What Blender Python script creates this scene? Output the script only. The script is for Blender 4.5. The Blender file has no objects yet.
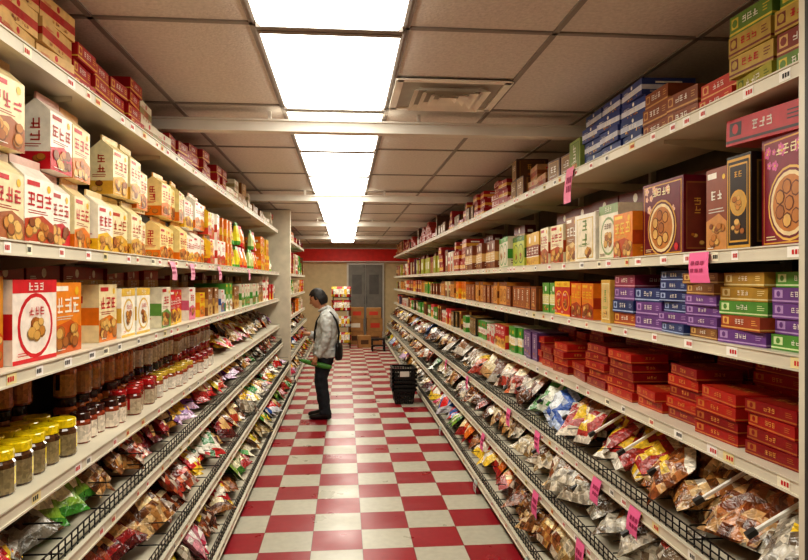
import bpy, math, random
from mathutils import Vector, Matrix
R = random.Random(11)
H = 1.6
CEIL = 2.62
BEAMS = (3.96, 7.4, 10.8, 14.2)

def lin(h):
    if not isinstance(h, str): return h
    h = h.lstrip('#')
    o = []
    for i in (0, 2, 4):
        c = int(h[i:i+2], 16) / 255
        o.append(c / 12.92 if c <= 0.04045 else ((c + 0.055) / 1.055) ** 2.4)
    return tuple(o)
def vary(c, a=0.12):
    c = lin(c); k = 1 + R.uniform(-a, a)
    return tuple(min(1, x * k) for x in c)
def mixc(a, b, t):
    a, b = lin(a), lin(b)
    return tuple(x*(1-t) + y*t for x, y in zip(a, b))

# ------------------------------------------------------------ materials
def new_mat(name):
    m = bpy.data.materials.new(name); m.use_nodes = True
    nt = m.node_tree
    return m, nt, nt.nodes['Principled BSDF']
def N(nt, t, **kw):
    n = nt.nodes.new(t)
    for k, v in kw.items(): setattr(n, k, v)
    return n
def setin(n, **kw):
    for k, v in kw.items():
        n.inputs[k.replace('_', ' ')].default_value = v
def simple(name, col, rough=0.5, metal=0.0, noise=0.1, nscale=8, bump=0.0, bscale=60, spec=0.5):
    m, nt, b = new_mat(name)
    c = lin(col)
    tc = N(nt, 'ShaderNodeTexCoord')
    nz = N(nt, 'ShaderNodeTexNoise'); setin(nz, Scale=nscale, Detail=4.0)
    nt.links.new(tc.outputs['Object'], nz.inputs['Vector'])
    rp = N(nt, 'ShaderNodeValToRGB')
    rp.color_ramp.elements[0].position = 0.3; rp.color_ramp.elements[1].position = 0.7
    rp.color_ramp.elements[0].color = tuple(x * (1 - noise) for x in c) + (1,)
    rp.color_ramp.elements[1].color = tuple(min(1, x * (1 + noise)) for x in c) + (1,)
    nt.links.new(nz.outputs['Fac'], rp.inputs['Fac'])
    nt.links.new(rp.outputs['Color'], b.inputs['Base Color'])
    setin(b, Roughness=rough, Metallic=metal)
    b.inputs['Specular IOR Level'].default_value = spec
    if bump:
        n2 = N(nt, 'ShaderNodeTexNoise'); setin(n2, Scale=bscale, Detail=3.0)
        nt.links.new(tc.outputs['Object'], n2.inputs['Vector'])
        bp = N(nt, 'ShaderNodeBump'); setin(bp, Strength=bump, Distance=0.01)
        nt.links.new(n2.outputs['Fac'], bp.inputs['Height'])
        nt.links.new(bp.outputs['Normal'], b.inputs['Normal'])
    return m
def attr_mat(name, rough, vor=0.0, vscale=60, bump=0.0, coat=0.0, spec=0.5, soft=False):
    m, nt, b = new_mat(name)
    at = N(nt, 'ShaderNodeVertexColor', layer_name='Col')
    tc = N(nt, 'ShaderNodeTexCoord')
    src = at.outputs['Color']
    if vor:
        mr = N(nt, 'ShaderNodeMapRange'); setin(mr, To_Min=1 - vor, To_Max=1 + vor)
        if soft:
            nz = N(nt, 'ShaderNodeTexNoise'); setin(nz, Scale=vscale, Detail=5.0)
            nt.links.new(tc.outputs['Object'], nz.inputs['Vector'])
            setin(mr, From_Min=.3, From_Max=.7)
            nt.links.new(nz.outputs['Fac'], mr.inputs['Value'])
        else:
            vo = N(nt, 'ShaderNodeTexVoronoi'); setin(vo, Scale=vscale)
            nt.links.new(tc.outputs['Object'], vo.inputs['Vector'])
            sep = N(nt, 'ShaderNodeSeparateColor')
            nt.links.new(vo.outputs['Color'], sep.inputs['Color'])
            nt.links.new(sep.outputs[0], mr.inputs['Value'])
        mx = N(nt, 'ShaderNodeVectorMath', operation='SCALE')
        nt.links.new(src, mx.inputs[0]); nt.links.new(mr.outputs['Result'], mx.inputs['Scale'])
        src = mx.outputs['Vector']
    nt.links.new(src, b.inputs['Base Color'])
    setin(b, Roughness=rough)
    b.inputs['Specular IOR Level'].default_value = spec
    b.inputs['Coat Weight'].default_value = coat
    if bump:
        n2 = N(nt, 'ShaderNodeTexNoise'); setin(n2, Scale=26.0, Detail=3.0, Distortion=1.0)
        nt.links.new(tc.outputs['Object'], n2.inputs['Vector'])
        bp = N(nt, 'ShaderNodeBump'); setin(bp, Strength=bump, Distance=0.014)
        nt.links.new(n2.outputs['Fac'], bp.inputs['Height'])
        nt.links.new(bp.outputs['Normal'], b.inputs['Normal'])
    return m

PRINT = attr_mat('printed_card', 0.36, vor=.12, vscale=30, spec=0.4, soft=True)
PLASTIC = attr_mat('printed_plastic_film', 0.2, vor=0.3, vscale=60, bump=0.8, spec=0.6)
CLEARBAG = attr_mat('clear_bag_snacks', 0.16, vor=0.5, vscale=48, bump=0.8, spec=0.7)
GLASS = attr_mat('jar_glossy', 0.12, vor=0.25, vscale=90, coat=0.6)
PAPER = attr_mat('tag_paper', 0.7)
ENAMEL = simple('shelf_enamel_cream', 'd9d2be', 0.4, noise=0.12, nscale=3)
PEG = simple('pegboard_shaded_tan', '6a5c48', 0.7, noise=0.2)  # back panel colour darkened to carry the shade deep in the shelves
WIRE = simple('black_wire', '16161a', 0.4, metal=0.6)
KICK = simple('kick_plate_dark', '3a3835', 0.5)
WALL = simple('wall_paint_beige', 'd8c49c', 0.8, noise=0.06, bump=0.05)
CEILM = simple('ceiling_tile_fissured', 'd6cec6', 0.95, noise=0.09, nscale=60, bump=0.3, bscale=90)
GRID = simple('ceiling_t_bar', '8f867e', 0.6, noise=0.05)
BEAM = simple('beam_paint', 'd8d2c8', 0.6, noise=0.05)
DARK = simple('black_plastic', '0c0c0e', 0.4)

def emis(name, col, st):
    m, nt, b = new_mat(name)
    setin(b, Base_Color=(0.8, 0.8, 0.8, 1))
    b.inputs['Emission Color'].default_value = (*col, 1)
    b.inputs['Emission Strength'].default_value = st
    return m
LIGHT = emis('fluorescent_diffuser', (1.0, 0.96, 0.84), 8.0)

# ------------------------------------------------------------ mesh builder
class MB:
    def __init__(s):
        s.v = []; s.f = []; s.c = []; s.m = []; s.M = Matrix.Identity(4)
    def face(s, pts, col=(0.8, 0.8, 0.8), m=0):
        b = len(s.v); M = s.M
        for p in pts: s.v.append(tuple(M @ Vector(p)))
        s.f.append(tuple(range(b, b + len(pts)))); s.c.append(lin(col)); s.m.append(m)
    def mesh(s, vs, fs, cols=(.8, .8, .8), m=0):
        b = len(s.v); M = s.M
        for p in vs: s.v.append(tuple(M @ Vector(p)))
        for i, f in enumerate(fs):
            s.f.append(tuple(b + k for k in f))
            s.c.append(lin(cols[i]) if isinstance(cols, list) else lin(cols)); s.m.append(m)
    def box(s, x0, x1, y0, y1, z0, z1, col=(0.8, 0.8, 0.8), m=0):
        if x0 > x1: x0, x1 = x1, x0
        vs = [(x0, y0, z0), (x1, y0, z0), (x1, y1, z0), (x0, y1, z0), (x0, y0, z1), (x1, y0, z1), (x1, y1, z1), (x0, y1, z1)]
        s.mesh(vs, [(0, 3, 2, 1), (4, 5, 6, 7), (0, 1, 5, 4), (1, 2, 6, 5), (2, 3, 7, 6), (3, 0, 4, 7)], col, m)
    def build(s, name, mats, smooth=False, parent=None):
        me = bpy.data.meshes.new(name)
        me.from_pydata(s.v, [], s.f)
        for mt in mats: me.materials.append(mt)
        me.polygons.foreach_set('material_index', s.m)
        if smooth: me.polygons.foreach_set('use_smooth', [True] * len(s.f))
        ca = me.color_attributes.new('Col', 'FLOAT_COLOR', 'CORNER')
        buf = []
        for f, c in zip(s.f, s.c): buf.extend((c[0], c[1], c[2], 1.0) * len(f))
        ca.data.foreach_set('color', buf)
        me.update()
        o = bpy.data.objects.new(name, me)
        bpy.context.collection.objects.link(o)
        if parent: o.parent = parent
        return o

def frame(side, xf, y, z, jit=0.0, back=0.0):
    """local x along shelf, y into shelf, z up."""
    a = math.pi / 2 if side < 0 else -math.pi / 2
    return Matrix.Translation((side * (xf + back), y, z)) @ Matrix.Rotation(a + jit, 4, 'Z')

# ------------------------------------------------------------ printed artwork
GOLD = 'd9a441'
COOK = ['c98a3c', 'a8642a', 'd8a85a', 'b8742e', 'e0b468', '8a4c20']
class Art:
    def __init__(s, mb, O, U, V, Nn, W, Hh):
        s.mb, s.O, s.U, s.V, s.N, s.W, s.H = mb, Vector(O), Vector(U), Vector(V), Vector(Nn), W, Hh
    def p(s, a, b, k): return s.O + s.U * (min(1, max(0, a)) * s.W) + s.V * (min(1, max(0, b)) * s.H) + s.N * (0.0006 * k)
    def rect(s, a, b, c, d, col, k=1):
        s.mb.face([s.p(a, b, k), s.p(c, b, k), s.p(c, d, k), s.p(a, d, k)], col)
    def poly(s, pts, col, k=1): s.mb.face([s.p(a, b, k) for a, b in pts], col)
    def disc(s, a, b, r, col, k=1, n=12, sy=1.0):
        s.mb.face([s.p(a + r * math.cos(t) / s.W, b + sy * r * math.sin(t) / s.H, k) for t in [2 * math.pi * i / n for i in range(n)]], col)
    def glyph(s, a, b, g, col, k=3):
        w = g / s.W / 2; h = g / s.H / 2; t = 0.13
        for i in range(R.choice((2, 3, 3))):
            y = -0.85 + 0.8 * i + R.uniform(-.1, .1); L = R.uniform(.6, 1)
            s.rect(a - w * L, b + h * (y - t), a + w * L, b + h * (y + t), col, k)
        for x in R.sample((-.7, -.3, 0, .4, .75), 2):
            y0 = R.choice((-1, -.9, -.2)); y1 = R.choice((.9, 1, .3))
            s.rect(a + w * (x - t), b + h * y0, a + w * (x + t), b + h * y1, col, k)
    def text(s, a, b, g, n, col, vert=False, k=3):
        for i in range(n):
            o = (i - (n - 1) / 2) * g * 1.2
            if vert: s.glyph(a, b - o / s.H, g, col, k)
            else: s.glyph(a + o / s.W, b, g, col, k)
    def lines(s, a, b, c, n, gap, col, k=3):
        for i in range(n): s.rect(a, b - i*gap, a + (c - a)*R.uniform(.6, 1), b - i*gap + gap*.35, col, k)
    def food(s, a0, b0, a1, b1, r, n, k=2, cols=None):
        for i in range(n):
            a, b = R.uniform(a0, a1), R.uniform(b0, b1); c = R.choice(cols or COOK); rr = r*R.uniform(.75, 1.2)
            s.disc(a, b, rr, mixc(c, '2a1208', .55), k + i*.25, 9, .8)
            s.disc(a, b + rr*.12/s.H, rr*.86, c, k + i*.25 + .12, 9, .75)

def artwork(A, design, c, lod):
    c0, c1, c2 = c; m = min(A.W, A.H)
    nf = (14, 7, 3)[lod]
    if design == 'gift':
        A.rect(.04, .04, .96, .96, GOLD, 1); A.rect(.055, .055, .945, .945, c0, 2)
        if lod < 2:
            for i in range(9):
                a, b_ = R.choice((R.uniform(.1, .4), R.uniform(.6, .9))), R.uniform(.6, .92); q = m*R.uniform(.025, .05)
                for t in range(5): A.disc(a + q*.8*math.cos(t*1.257)/A.W, b_ + q*.8*math.sin(t*1.257)/A.H, q*.55, c2, 3 + t*.1, 6)
                A.disc(a, b_, q*.35, 'f0c850', 3.7, 6)
        A.disc(.5, .38, m * .37, c1, 4, 20); A.disc(.5, .38, m * .345, mixc(c0, '000000', .3), 5, 20)
        A.disc(.5, .38, m * .32, 'e8d0a0', 5.5, 20); A.disc(.5, .38, m * .28, 'c07a34', 6, 20)
        if lod < 2:
            for i in range(7):
                t = i * .9; rr = 0 if i == 0 else m * .17
                A.disc(.5 + rr * math.cos(t) / A.W, .38 + rr * math.sin(t) / A.H, m * .08, '6a3414', 7, 8)
                A.disc(.5 + rr * math.cos(t) / A.W, .38 + rr * math.sin(t) / A.H, m * .065, R.choice(COOK[:5]), 8, 8)
            A.text(.5, .86, m * .1, 4, 'f6e8b8', k=5)
        if lod < 1: A.lines(.1, .1, .3, 2, .025, 'f2e2b0', 5); A.disc(.85, .12, m*.05, 'c8202a', 5, 8)
    elif design == 'cookie':
        A.poly([(0, 0), (1, 0), (1, .34), (.6, .46), (0, .38)], c1, 1)
        A.food(.12, .1, .88, .34, m*.12, nf, 2)
        if lod < 2:
            A.rect(.08, .88, .5, .95, c2, 2)
            A.text(.5, .68, m * .24, 3 if A.W > A.H * .8 else 2, c2)
        else: A.rect(.2, .55, .8, .75, c2, 2)
        if lod < 1: A.lines(.12, .51, .85, 2, .035, mixc(c2, '302010', .3), 1.5); A.disc(.82, .88, m*.07, YE, 2, 8); A.lines(.1, .05, .5, 1, .03, W_, 7)
    elif design == 'circle':
        A.rect(0, .84, 1, 1, c1, 1); A.rect(0, 0, 1, .05, c1, 1)
        A.disc(.5, .44, m * .4, c1, 1, 20); A.disc(.5, .44, m * .35, c0, 2, 20)
        A.food(.36, .28, .64, .48, m * .09, nf, 3)
        if lod < 2: A.text(.5, .92, m * .1, 3, c0)
        if lod < 1: A.text(.5, .62, m * .1, 3, c2, k=8); A.lines(.08, .12, .35, 2, .03, c2, 8)
    elif design == 'panel':
        A.rect(.1, .08, .9, .92, c1, 1); A.rect(.13, .1, .87, .9, mixc(c0, c1, .25), 1.5)
        if lod < 2: A.text(.5, .62, m * .25, 2, c2, vert=A.H > A.W*.9); A.food(.25, .15, .75, .27, m*.09, nf//2, 2)
        else: A.rect(.3, .3, .7, .75, c2, 2)
        if lod < 1: A.lines(.2, .36, .8, 2, .03, c2, 2)
    elif design == 'band':
        A.rect(0, .3, 1, .62, c1, 1); A.rect(0, .27, 1, .3, c2, 1)
        if lod < 2: A.text(.5, .46, min(m * .26, A.H * .26), 3, c2)
        A.disc(.5, .8, m * .13, c2, 1, 10); A.food(.2, .1, .8, .2, m*.08, nf//2, 1)
        if lod < 1: A.lines(.1, .7, .35, 2, .05, c2, 2)
    elif design == 'stripe':
        A.rect(0, .1, 1, .2, c1, 1)
        if lod < 2:
            A.rect(.05, .34, .22, .86, c1, 1); A.disc(.135, .6, A.H*.2, c0, 2, 8); A.text(.5, .6, A.H * .34, 3, c2); A.lines(.8, .7, .95, 3, .14, c1, 2)
    elif design == 'tin':
        A.rect(.03, .03, .97, .97, GOLD, 1); A.rect(.08, .06, .92, .94, '1a1310', 2); A.rect(.13, .09, .87, .91, GOLD, 2.5); A.rect(.16, .11, .84, .89, '2a1a12', 2.8)
        A.disc(.5, .5, m * .34, GOLD, 3, 16); A.disc(.5, .5, m * .3, c1, 4, 16)
        A.food(.35, .42, .65, .56, m * .1, nf//2, 5)
        if lod < 1: A.text(.5, .8, m*.15, 2, GOLD, k=4); A.food(.25, .16, .75, .3, m*.1, 8, 4)

def carton(mb, w, h, d, design, c, lod):
    c0 = vary(c[0], .08)
    mb.box(-w/2, w/2, 0, d, 0, h, c0)
    artwork(Art(mb, (-w/2, 0, 0), (1, 0, 0), (0, 0, 1), (0, -1, 0), w, h), design, c, lod)
    if lod < 2:
        for sx in (-1, 1):
            A = Art(mb, (sx*w/2, 0 if sx > 0 else d, 0), (0, sx, 0), (0, 0, 1), (sx, 0, 0), d, h)
            if design in ('gift', 'panel', 'tin'): artwork(A, 'panel', (c[0], mixc(c[0], c[1], .3), c[1]), 1)
            elif design == 'stripe': A.rect(0, .1, 1, .2, c[1], 1); A.text(.5, .6, h*.3, 3, c[2])
            else: A.rect(0, .3, 1, .6, c[1], 1); A.rect(.25, .68, .75, .8, c[2], 1); A.lines(.15, .22, .8, 2, .07, c[2], 1)
        T = Art(mb, (-w/2, 0, h), (1, 0, 0), (0, 1, 0), (0, 0, 1), w, d)
        T.rect(.06, .08, .94, .92, mixc(c[0], c[1], .12 if design == 'stripe' else .7), 1)
        if lod < 1: T.text(.5, .5, d*.25, 3, c[2], k=2)

def gable(mb, w, h, d, design, c, lod):
    hb = h * .76; c0 = vary(c[0], .05)
    vs = [(-w/2, 0, 0), (w/2, 0, 0), (w/2, d, 0), (-w/2, d, 0), (-w/2, 0, hb), (w/2, 0, hb), (w/2, d, hb), (-w/2, d, hb),
          (-w/2, d/2 - .004, h*.91), (w/2, d/2 - .004, h*.91), (w/2, d/2 + .004, h*.91), (-w/2, d/2 + .004, h*.91),
          (-w/2, d/2 - .004, h), (w/2, d/2 - .004, h), (w/2, d/2 + .004, h), (-w/2, d/2 + .004, h)]
    fs = [(0, 3, 2, 1), (0, 1, 5, 4), (1, 2, 6, 5), (2, 3, 7, 6), (3, 0, 4, 7), (4, 5, 9, 8), (6, 7, 11, 10), (5, 6, 10, 9), (7, 4, 8, 11),
          (8, 9, 13, 12), (10, 11, 15, 14), (12, 13, 14, 15), (9, 10, 14, 13), (11, 8, 12, 15)]
    roof = mixc(c[0], c[1], .15)
    cc = [c0] * 5 + [roof, roof] + [c0] * 2 + [mixc(c[0], c[1], .5)] * 5
    mb.mesh(vs, fs, cc)
    artwork(Art(mb, (-w/2, 0, 0), (1, 0, 0), (0, 0, 1), (0, -1, 0), w, hb), design, c, lod)
    if lod < 2:
        for sx in (-1, 1):
            A = Art(mb, (sx*w/2, 0 if sx > 0 else d, 0), (0, sx, 0), (0, 0, 1), (sx, 0, 0), d, hb)
            A.rect(0, .0, 1, .3, c[1], 1); A.text(.5, .68, d*.35, 2, c[2], vert=True); A.lines(.12, .42, .85, 2, .04, c[2], 1)
            A.food(.2, .08, .8, .24, d*.14, 3, 2)

def pouch(mb, w, h, d, design, c, lod):
    n = 6; vs = []; fs = []; cc = []
    for j in range(n + 1):
        t = j / n; th = d / 2 * (1 - t ** 2.2) * R.uniform(.8, 1.1) + .002; ww = w / 2 * (1 - .06 * math.sin(t * math.pi))
        vs += [(-ww, d/2 - th * .5, h*t), (-ww*.3, d/2 - th, h*t), (ww*.3, d/2 - th, h*t), (ww, d/2 - th*.5, h*t), (ww, d/2 + th*.5, h*t), (0, d/2 + th, h*t), (-ww, d/2 + th*.5, h*t)]
    for j in range(n):
        for i in range(7):
            a = j*7 + i; b = j*7 + (i+1) % 7
            fs.append((a, b, b+7, a+7)); cc.append(c[1] if j in (0, n - 1) else (c[2] if (i == 1 and j in (3, 4)) else (R.choice(COOK) if (i == 1 and j == 1) else c[0])))
    mb.mesh(vs, fs, cc, 0)

def jar(mb, r, h, lidc, bodyc, labc, lod, m=0):
    n = 16 if lod < 1 else 9
    prof = [(0, 0, bodyc), (r*.9, 0, bodyc), (r, h*.05, bodyc), (r, h*.2, labc), (r*1.005, h*.6, labc), (r, h*.70, bodyc), (r*.86, h*.77, bodyc), (r*.84, h*.78, lidc),
            (r*.93, h*.785, lidc), (r*.93, h*.97, lidc), (r*.86, h, lidc), (0, h, lidc)]
    vs = []; fs = []; cc = []
    for (q, z, _) in prof:
        for i in range(n):
            t = 2*math.pi*i/n; vs.append((q*math.cos(t), r + q*math.sin(t), z))
    for j in range(len(prof) - 1):
        for i in range(n):
            a = j*n + i; b = j*n + (i+1) % n
            fs.append((a, b, b+n, a+n))
            k = prof[j+1][2] if j != 3 else labc
            if j == 3 and i % 5 == 2: k = lidc
            cc.append(vary(k, .3 if k == bodyc else .03))
    mb.mesh(vs, fs, cc, m)

def bag(mb, w, h, t, cols, lod, contents=None, m=0):
    n = 7 if lod < 1 else (4 if lod < 2 else 3)
    for sgn in (-1, 1):
        if sgn > 0 and lod > 0: continue
        vs = []; fs = []; cc = []
        for j in range(n + 1):
            v = 2*j/n - 1
            for i in range(n + 1):
                u = 2*i/n - 1
                b = t/2 * (1 - abs(u)**2.5) * (1 - abs(v)**3) * (1 + R.uniform(-.35, .35))
                pin = 1 - .08*(1 - v*v) * (1 if abs(u) > .9 else 0)
                vs.append((u*w/2*pin, sgn*b + R.uniform(-1, 1)*.003*(1 if lod < 1 else 0), (v+1)*h/2))
        for j in range(n):
            for i in range(n):
                a = j*(n+1) + i
                fs.append((a, a+1, a+n+2, a+n+1))
                edge = j in (0, n-1)
                mid = (n//3 <= i < n - n//3) and (n//3 <= j < n - n//3)
                if contents:
                    if j == n - 1: cc.append(cols[1])
                    elif mid and j == n//2: cc.append(cols[2])
                    else: cc.append(vary(R.choice(contents), .2))
                else: cc.append(vary(cols[1] if edge else (cols[2] if mid else cols[0]), .12) if R.random() > .12 else vary(cols[R.choice((1, 2))], .1))
        mb.mesh(vs, fs, cc, m)

def lod_of(y): return 0 if y < 4.3 else (1 if y < 8 else 2)

# ------------------------------------------------------------ shelf filling
def run(mb, side, xf, z, y0, y1, specs, maxh, back=(.0, .035), loop=None, gap=.006, mess=1.0):
    y = y0; i = 0
    while y < y1:
        if i < len(specs): sp = specs[i]
        else: sp = R.choice(loop or specs)
        i += 1
        kind, w, h, d, tiers, n, design, c = sp
        for k in range(n):
            if y + w > y1: y = y1 + 1; break
            yc = y + w/2; zz = z + .001; lod = lod_of(y)
            mh = maxh
            if z > 2.1 and any(y - .1 < yb < y + w + .1 for yb in BEAMS): mh = min(mh, 2.48 - z)
            bk = R.uniform(*back)
            if R.random() < .07*mess and i > 3: bk += .1
            tn = tiers if isinstance(tiers, int) else R.randint(*tiers)
            if tn > 1 and R.random() < .12*mess: tn -= 1
            cc_ = R.choice(c) if isinstance(c, list) and design not in ('stripe', 'band') else c
            for q in range(tn):
                if zz - z + h > mh: break
                jt = R.uniform(-.09, .09)*mess if (d < w*1.3 or h < .1 or kind == 'gable') else R.uniform(-.03, .03)
                mb.M = frame(side, xf, yc, zz, jt, bk + (R.uniform(0, .02)))
                cu = R.choice(c) if isinstance(cc_, list) else cc_
                if kind == 'box': carton(mb, w*.96, h, d, design, cu, lod)
                elif kind == 'gable': gable(mb, w*.93, h*R.uniform(.97, 1), d, design, cu, lod)
                elif kind == 'pouch': pouch(mb, w*.97, h*R.uniform(.93, 1), d, design, cu, lod)
                elif kind == 'jar': jar(mb, w*.48, h, cu[0], cu[1], cu[2], lod)
                zz += h + .001
            y += w + gap
    mb.M = Matrix.Identity(4)

BAGC = [('c3202b', 'e8c23a', 'f0ead8'), ('2f8a3a', 'f0e9d0', 'e0c030'), ('d8701c', 'a01c1c', 'f6e3b0'), ('d8d2c2', 'c02a2a', '2e7a3c'), ('6a2a7c', 'c6a6c6', 'e8b830'),
        ('c8b22a', 'c02020', 'f4f0e0'), ('2458a8', 'c8c8d0', 'd82a2a'), ('a8a296', '6a6458', '5a3a22'), ('90181f', '501014', 'd8b070'), ('d696a4', 'c23a5a', 'f6f0ec'), ('3a2018', 'a0702a', 'e8d8b0'),
        ('7fa83a', '3a7a2a', 'f4f0d0'), ('5a3420', '8a5a30', 'd8c8a0'), ('6e3a1e', 'b03a20', 'e0c890')]
CONT = [['7a4222', '986034', '5a3018', 'b88848', 'c8b8a0'], ['a8946a', 'c0b090', '88683a', 'd0c4ac'], ['6a3018', '44200e', '905028', 'b8a898'], ['983024', '6a2014', 'b8603a', 'c8b8a8'], ['8a4a24', '6a3418', 'a86a3a', 'c09868'], ['b8b0a0', '98907e', '6a5a48'], ['8a5428', 'a87840', '603818', 'c8a878']]
def pile(mb, side, xf, z, y0, y1, depth=.4, rise=.1, w=.16, h=.2, clear=.2, rows=3, pal=None, step=.1, chaos=1.0, lift=.03, th=.06, nr=(2, 4)):
    y = y0
    while y < y1:
        lod = lod_of(y)
        col = R.choice(pal or BAGC); ct = R.choice(CONT); cl = R.random() < clear
        nrep = R.randint(*nr)
        hump = R.uniform(-.01, .035)
        for k in range(nrep):
            for r in range(rows):
                yy = y + R.uniform(-.035, .035) + k*step
                if yy > y1: break
                dp = .05 + depth*(r + R.uniform(-.2, .3))/rows
                zz = z + lift + rise*r/max(1, rows-1) + R.uniform(0, .025) + max(0, hump)
                lean = math.radians(R.uniform(38, 76))
                M = frame(side, xf, yy, zz, R.uniform(-.6, .6)*chaos, dp) @ Matrix.Rotation(-lean, 4, 'X') @ Matrix.Rotation(R.uniform(-.35, .35)*chaos, 4, 'Y')
                mb.M = M
                sc = R.uniform(.85, 1.2)
                bag(mb, w*sc, h*sc, th*sc, col, lod, ct if cl else None, 1 if cl else 0)
        y += step*nrep
    mb.M = Matrix.Identity(4)

# ------------------------------------------------------------ shelving
def shelving(name, side, y0, y1, levels, xb, top):
    mb = MB()
    mats = [ENAMEL, PEG, WIRE, KICK, PAPER]
    X = lambda v: side * v
    mb.box(X(xb), X(xb + .02), y0, y1, .1, top, m=1)
    base = levels[-1][0]
    mb.box(X(base + .03), X(xb), y0, y1, 0, levels[-1][1] - .03, m=3)
    n = max(1, round((y1 - y0) / 1.22)); st = (y1 - y0) / n
    for i in range(n + 1):
        y = y0 + i*st
        mb.box(X(xb - .035), X(xb), y - .015, y + .015, 0, top, m=0)
        for (xf, z, kind, dep) in levels[:-1]:
            a, b = X(xf + .04), X(xb - .03)
            for dy in (-.003, .003):
                mb.face([(a, y+dy, z-.03), (b, y+dy, z-.03), (b, y+dy, z-.1), (a, y+dy, z-.045)], m=0)
    for (xf, z, kind, dep) in levels:
        xi = min(xb, xf + dep)
        mb.box(X(xf), X(xi), y0, y1, z - .028, z, m=0)
        xr = xf - .012
        mb.box(X(xr), X(xf + .002), y0, y1, z - .04, z + .004, m=0)
        mb.box(X(xr - .005), X(xr), y0, y1, z, z + .005, m=0)
        mb.box(X(xr - .005), X(xr), y0, y1, z - .041, z - .035, m=0)
        y = y0 + .05
        while y < min(y1 - .1, 14):
            w = R.uniform(.035, .065)
            c = R.choice(['f6f3ea', 'f6f3ea', 'f4eed4', 'e8d8a0', 'f4f0ea'])
            xx = X(xr - .0012)
            mb.face([(xx, y, z-.034), (xx, y+w, z-.034), (xx, y+w, z-.002), (xx, y, z-.002)], c, 4)
            xx = X(xr - .002); c2 = R.choice(['c82020', '303030', 'c82020', 'c82020'])
            for q in range(3):
                a_ = y + .005 + q*w*.22
                mb.face([(xx, a_, z-.026), (xx, a_+w*.15, z-.026), (xx, a_+w*.15, z-.012), (xx, a_, z-.012)], c2, 4)
            y += w + R.uniform(.03, .26)
        if kind == 'bin':
            hh = .05; t = .002
            for q in range(3):
                zz = z + .012 + hh*q/2
                mb.box(X(xf + .004 - t), X(xf + .004 + t), y0, y1, zz - t, zz + t, m=2)
            y = y0
            while y < min(y1, 10):
                mb.box(X(xf + .004 - t), X(xf + .004 + t), y - t*.8, y + t*.8, z, z + hh + .012, m=2)
                y += .05
            y = y0 + .3
            while y < y1:
                for q in range(3):
                    zz = z + .02 + q*.05
                    mb.box(X(xf + .004), X(xi - .02), y - t, y + t, zz - t, zz + t, m=2)
                mb.box(X(xf + .2), X(xf + .204), y - t, y + t, z, z + .12, m=2)
                y += .42
    return mb.build(name, mats)

LB = 1.5
LEFT = [(.97, 2.31, 'flat', .36), (.95, 1.71, 'flat', .42), (.95, 1.34, 'flat', .45), (.95, .957, 'flat', .5), (.90, .70, 'bin', .55), (.80, .385, 'bin', .65), (.70, .11, 'bin', .75)]
RB = 1.9
RIGHT = [(1.30, 2.22, 'flat', .38), (1.30, 1.70, 'flat', .42), (1.30, 1.38, 'flat', .45), (1.30, 1.02, 'flat', .5), (1.20, .67, 'bin', .6), (1.10, .40, 'bin', .7), (1.00, .11, 'bin', .8)]
L1 = 9.45
shelving('gondola_shelving', -1, .2, L1, LEFT, LB, 2.35)
shelving('gondola_shelving', -1, 9.75, 15.4, [(x + (.0 if x > .85 else .05), z, k, d) for x, z, k, d in LEFT], LB, 2.35)
shelving('gondola_shelving', 1, .2, 17.2, RIGHT, RB, 2.3)
mb = MB(); mb.box(1.245, 1.285, 1.60, 1.685, 0, CEIL - .12)
mb.box(1.24, 1.245, 1.63, 1.655, .1, CEIL - .15, m=1)
mb.build('shelf_upright_post', [ENAMEL, KICK])

W_, RD, OR, YE, GR, BR = 'f2ecde', 'c41c28', 'dd7a1c', 'e8ba28', '4a9438', '6b3518'
CR = 'ecdcae'
# ---------------- left shelf 2
mb = MB()
g = lambda w, h, c, n=1, t=2, ds='cookie': ('gable', w, h, .1, t, n, ds, c)
run(mb, -1, .975, 1.71, .9, 5.0, [
    g(.2, .28, [(W_, RD, RD), (CR, BR, RD)], 2), g(.2, .28, [(YE, RD, RD), (W_, OR, RD)], 2), g(.19, .28, [('4f9a3e', W_, W_), (CR, 'a83a24', RD)], 1), g(.2, .28, [(CR, 'a8643a', RD)], 1), g(.2, .29, [(W_, 'b84a2c', RD)], 1), g(.19, .27, [(W_, RD, 'b02a1e'), (CR, OR, RD)], 2),
    g(.18, .26, [('f0e2b4', 'd9a53a', 'b8401e'), (W_, YE, RD)], 3), g(.17, .24, [(OR, CR, 'f4ecd0'), (CR, OR, RD)], 2), g(.17, .24, [('f0dc98', OR, RD)], 3), g(.16, .22, [('d8582a', YE, 'f4ecd0'), (W_, YE, RD)], 2), g(.16, .24, (W_, OR, RD), 2),
    g(.16, .22, (YE, 'c8402a', RD), 2)],
    .58, loop=[g(.16, .22, [('f0dc98', OR, RD), (W_, RD, RD)], 2), g(.16, .23, (OR, YE, W_), 2)])
mb.build('gable_biscuit_cartons', [PRINT])
mb = MB()
lp = [('pouch', .15, .22, .08, (1, 2), 3, '', c) for c in [(W_, RD, RD), ('e0d23a', GR, RD), (W_, '8aaa4a', GR), ('e8e2d4', 'c8a04a', BR), ('e8862a', RD, W_), ('c6d08a', GR, 'f4f4e8')]]
lp += [('box', .14, .2, .12, 2, 3, 'cookie', c) for c in [(W_, 'c8402a', RD), (OR, YE, W_), (YE, OR, RD), ('e6e0d0', '9ab05a', GR)]]
run(mb, -1, .975, 1.71, 5.02, L1 - .05, [lp[6], lp[7], lp[1]], .5, loop=lp)
mb.build('snack_pouches', [PRINT])
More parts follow.
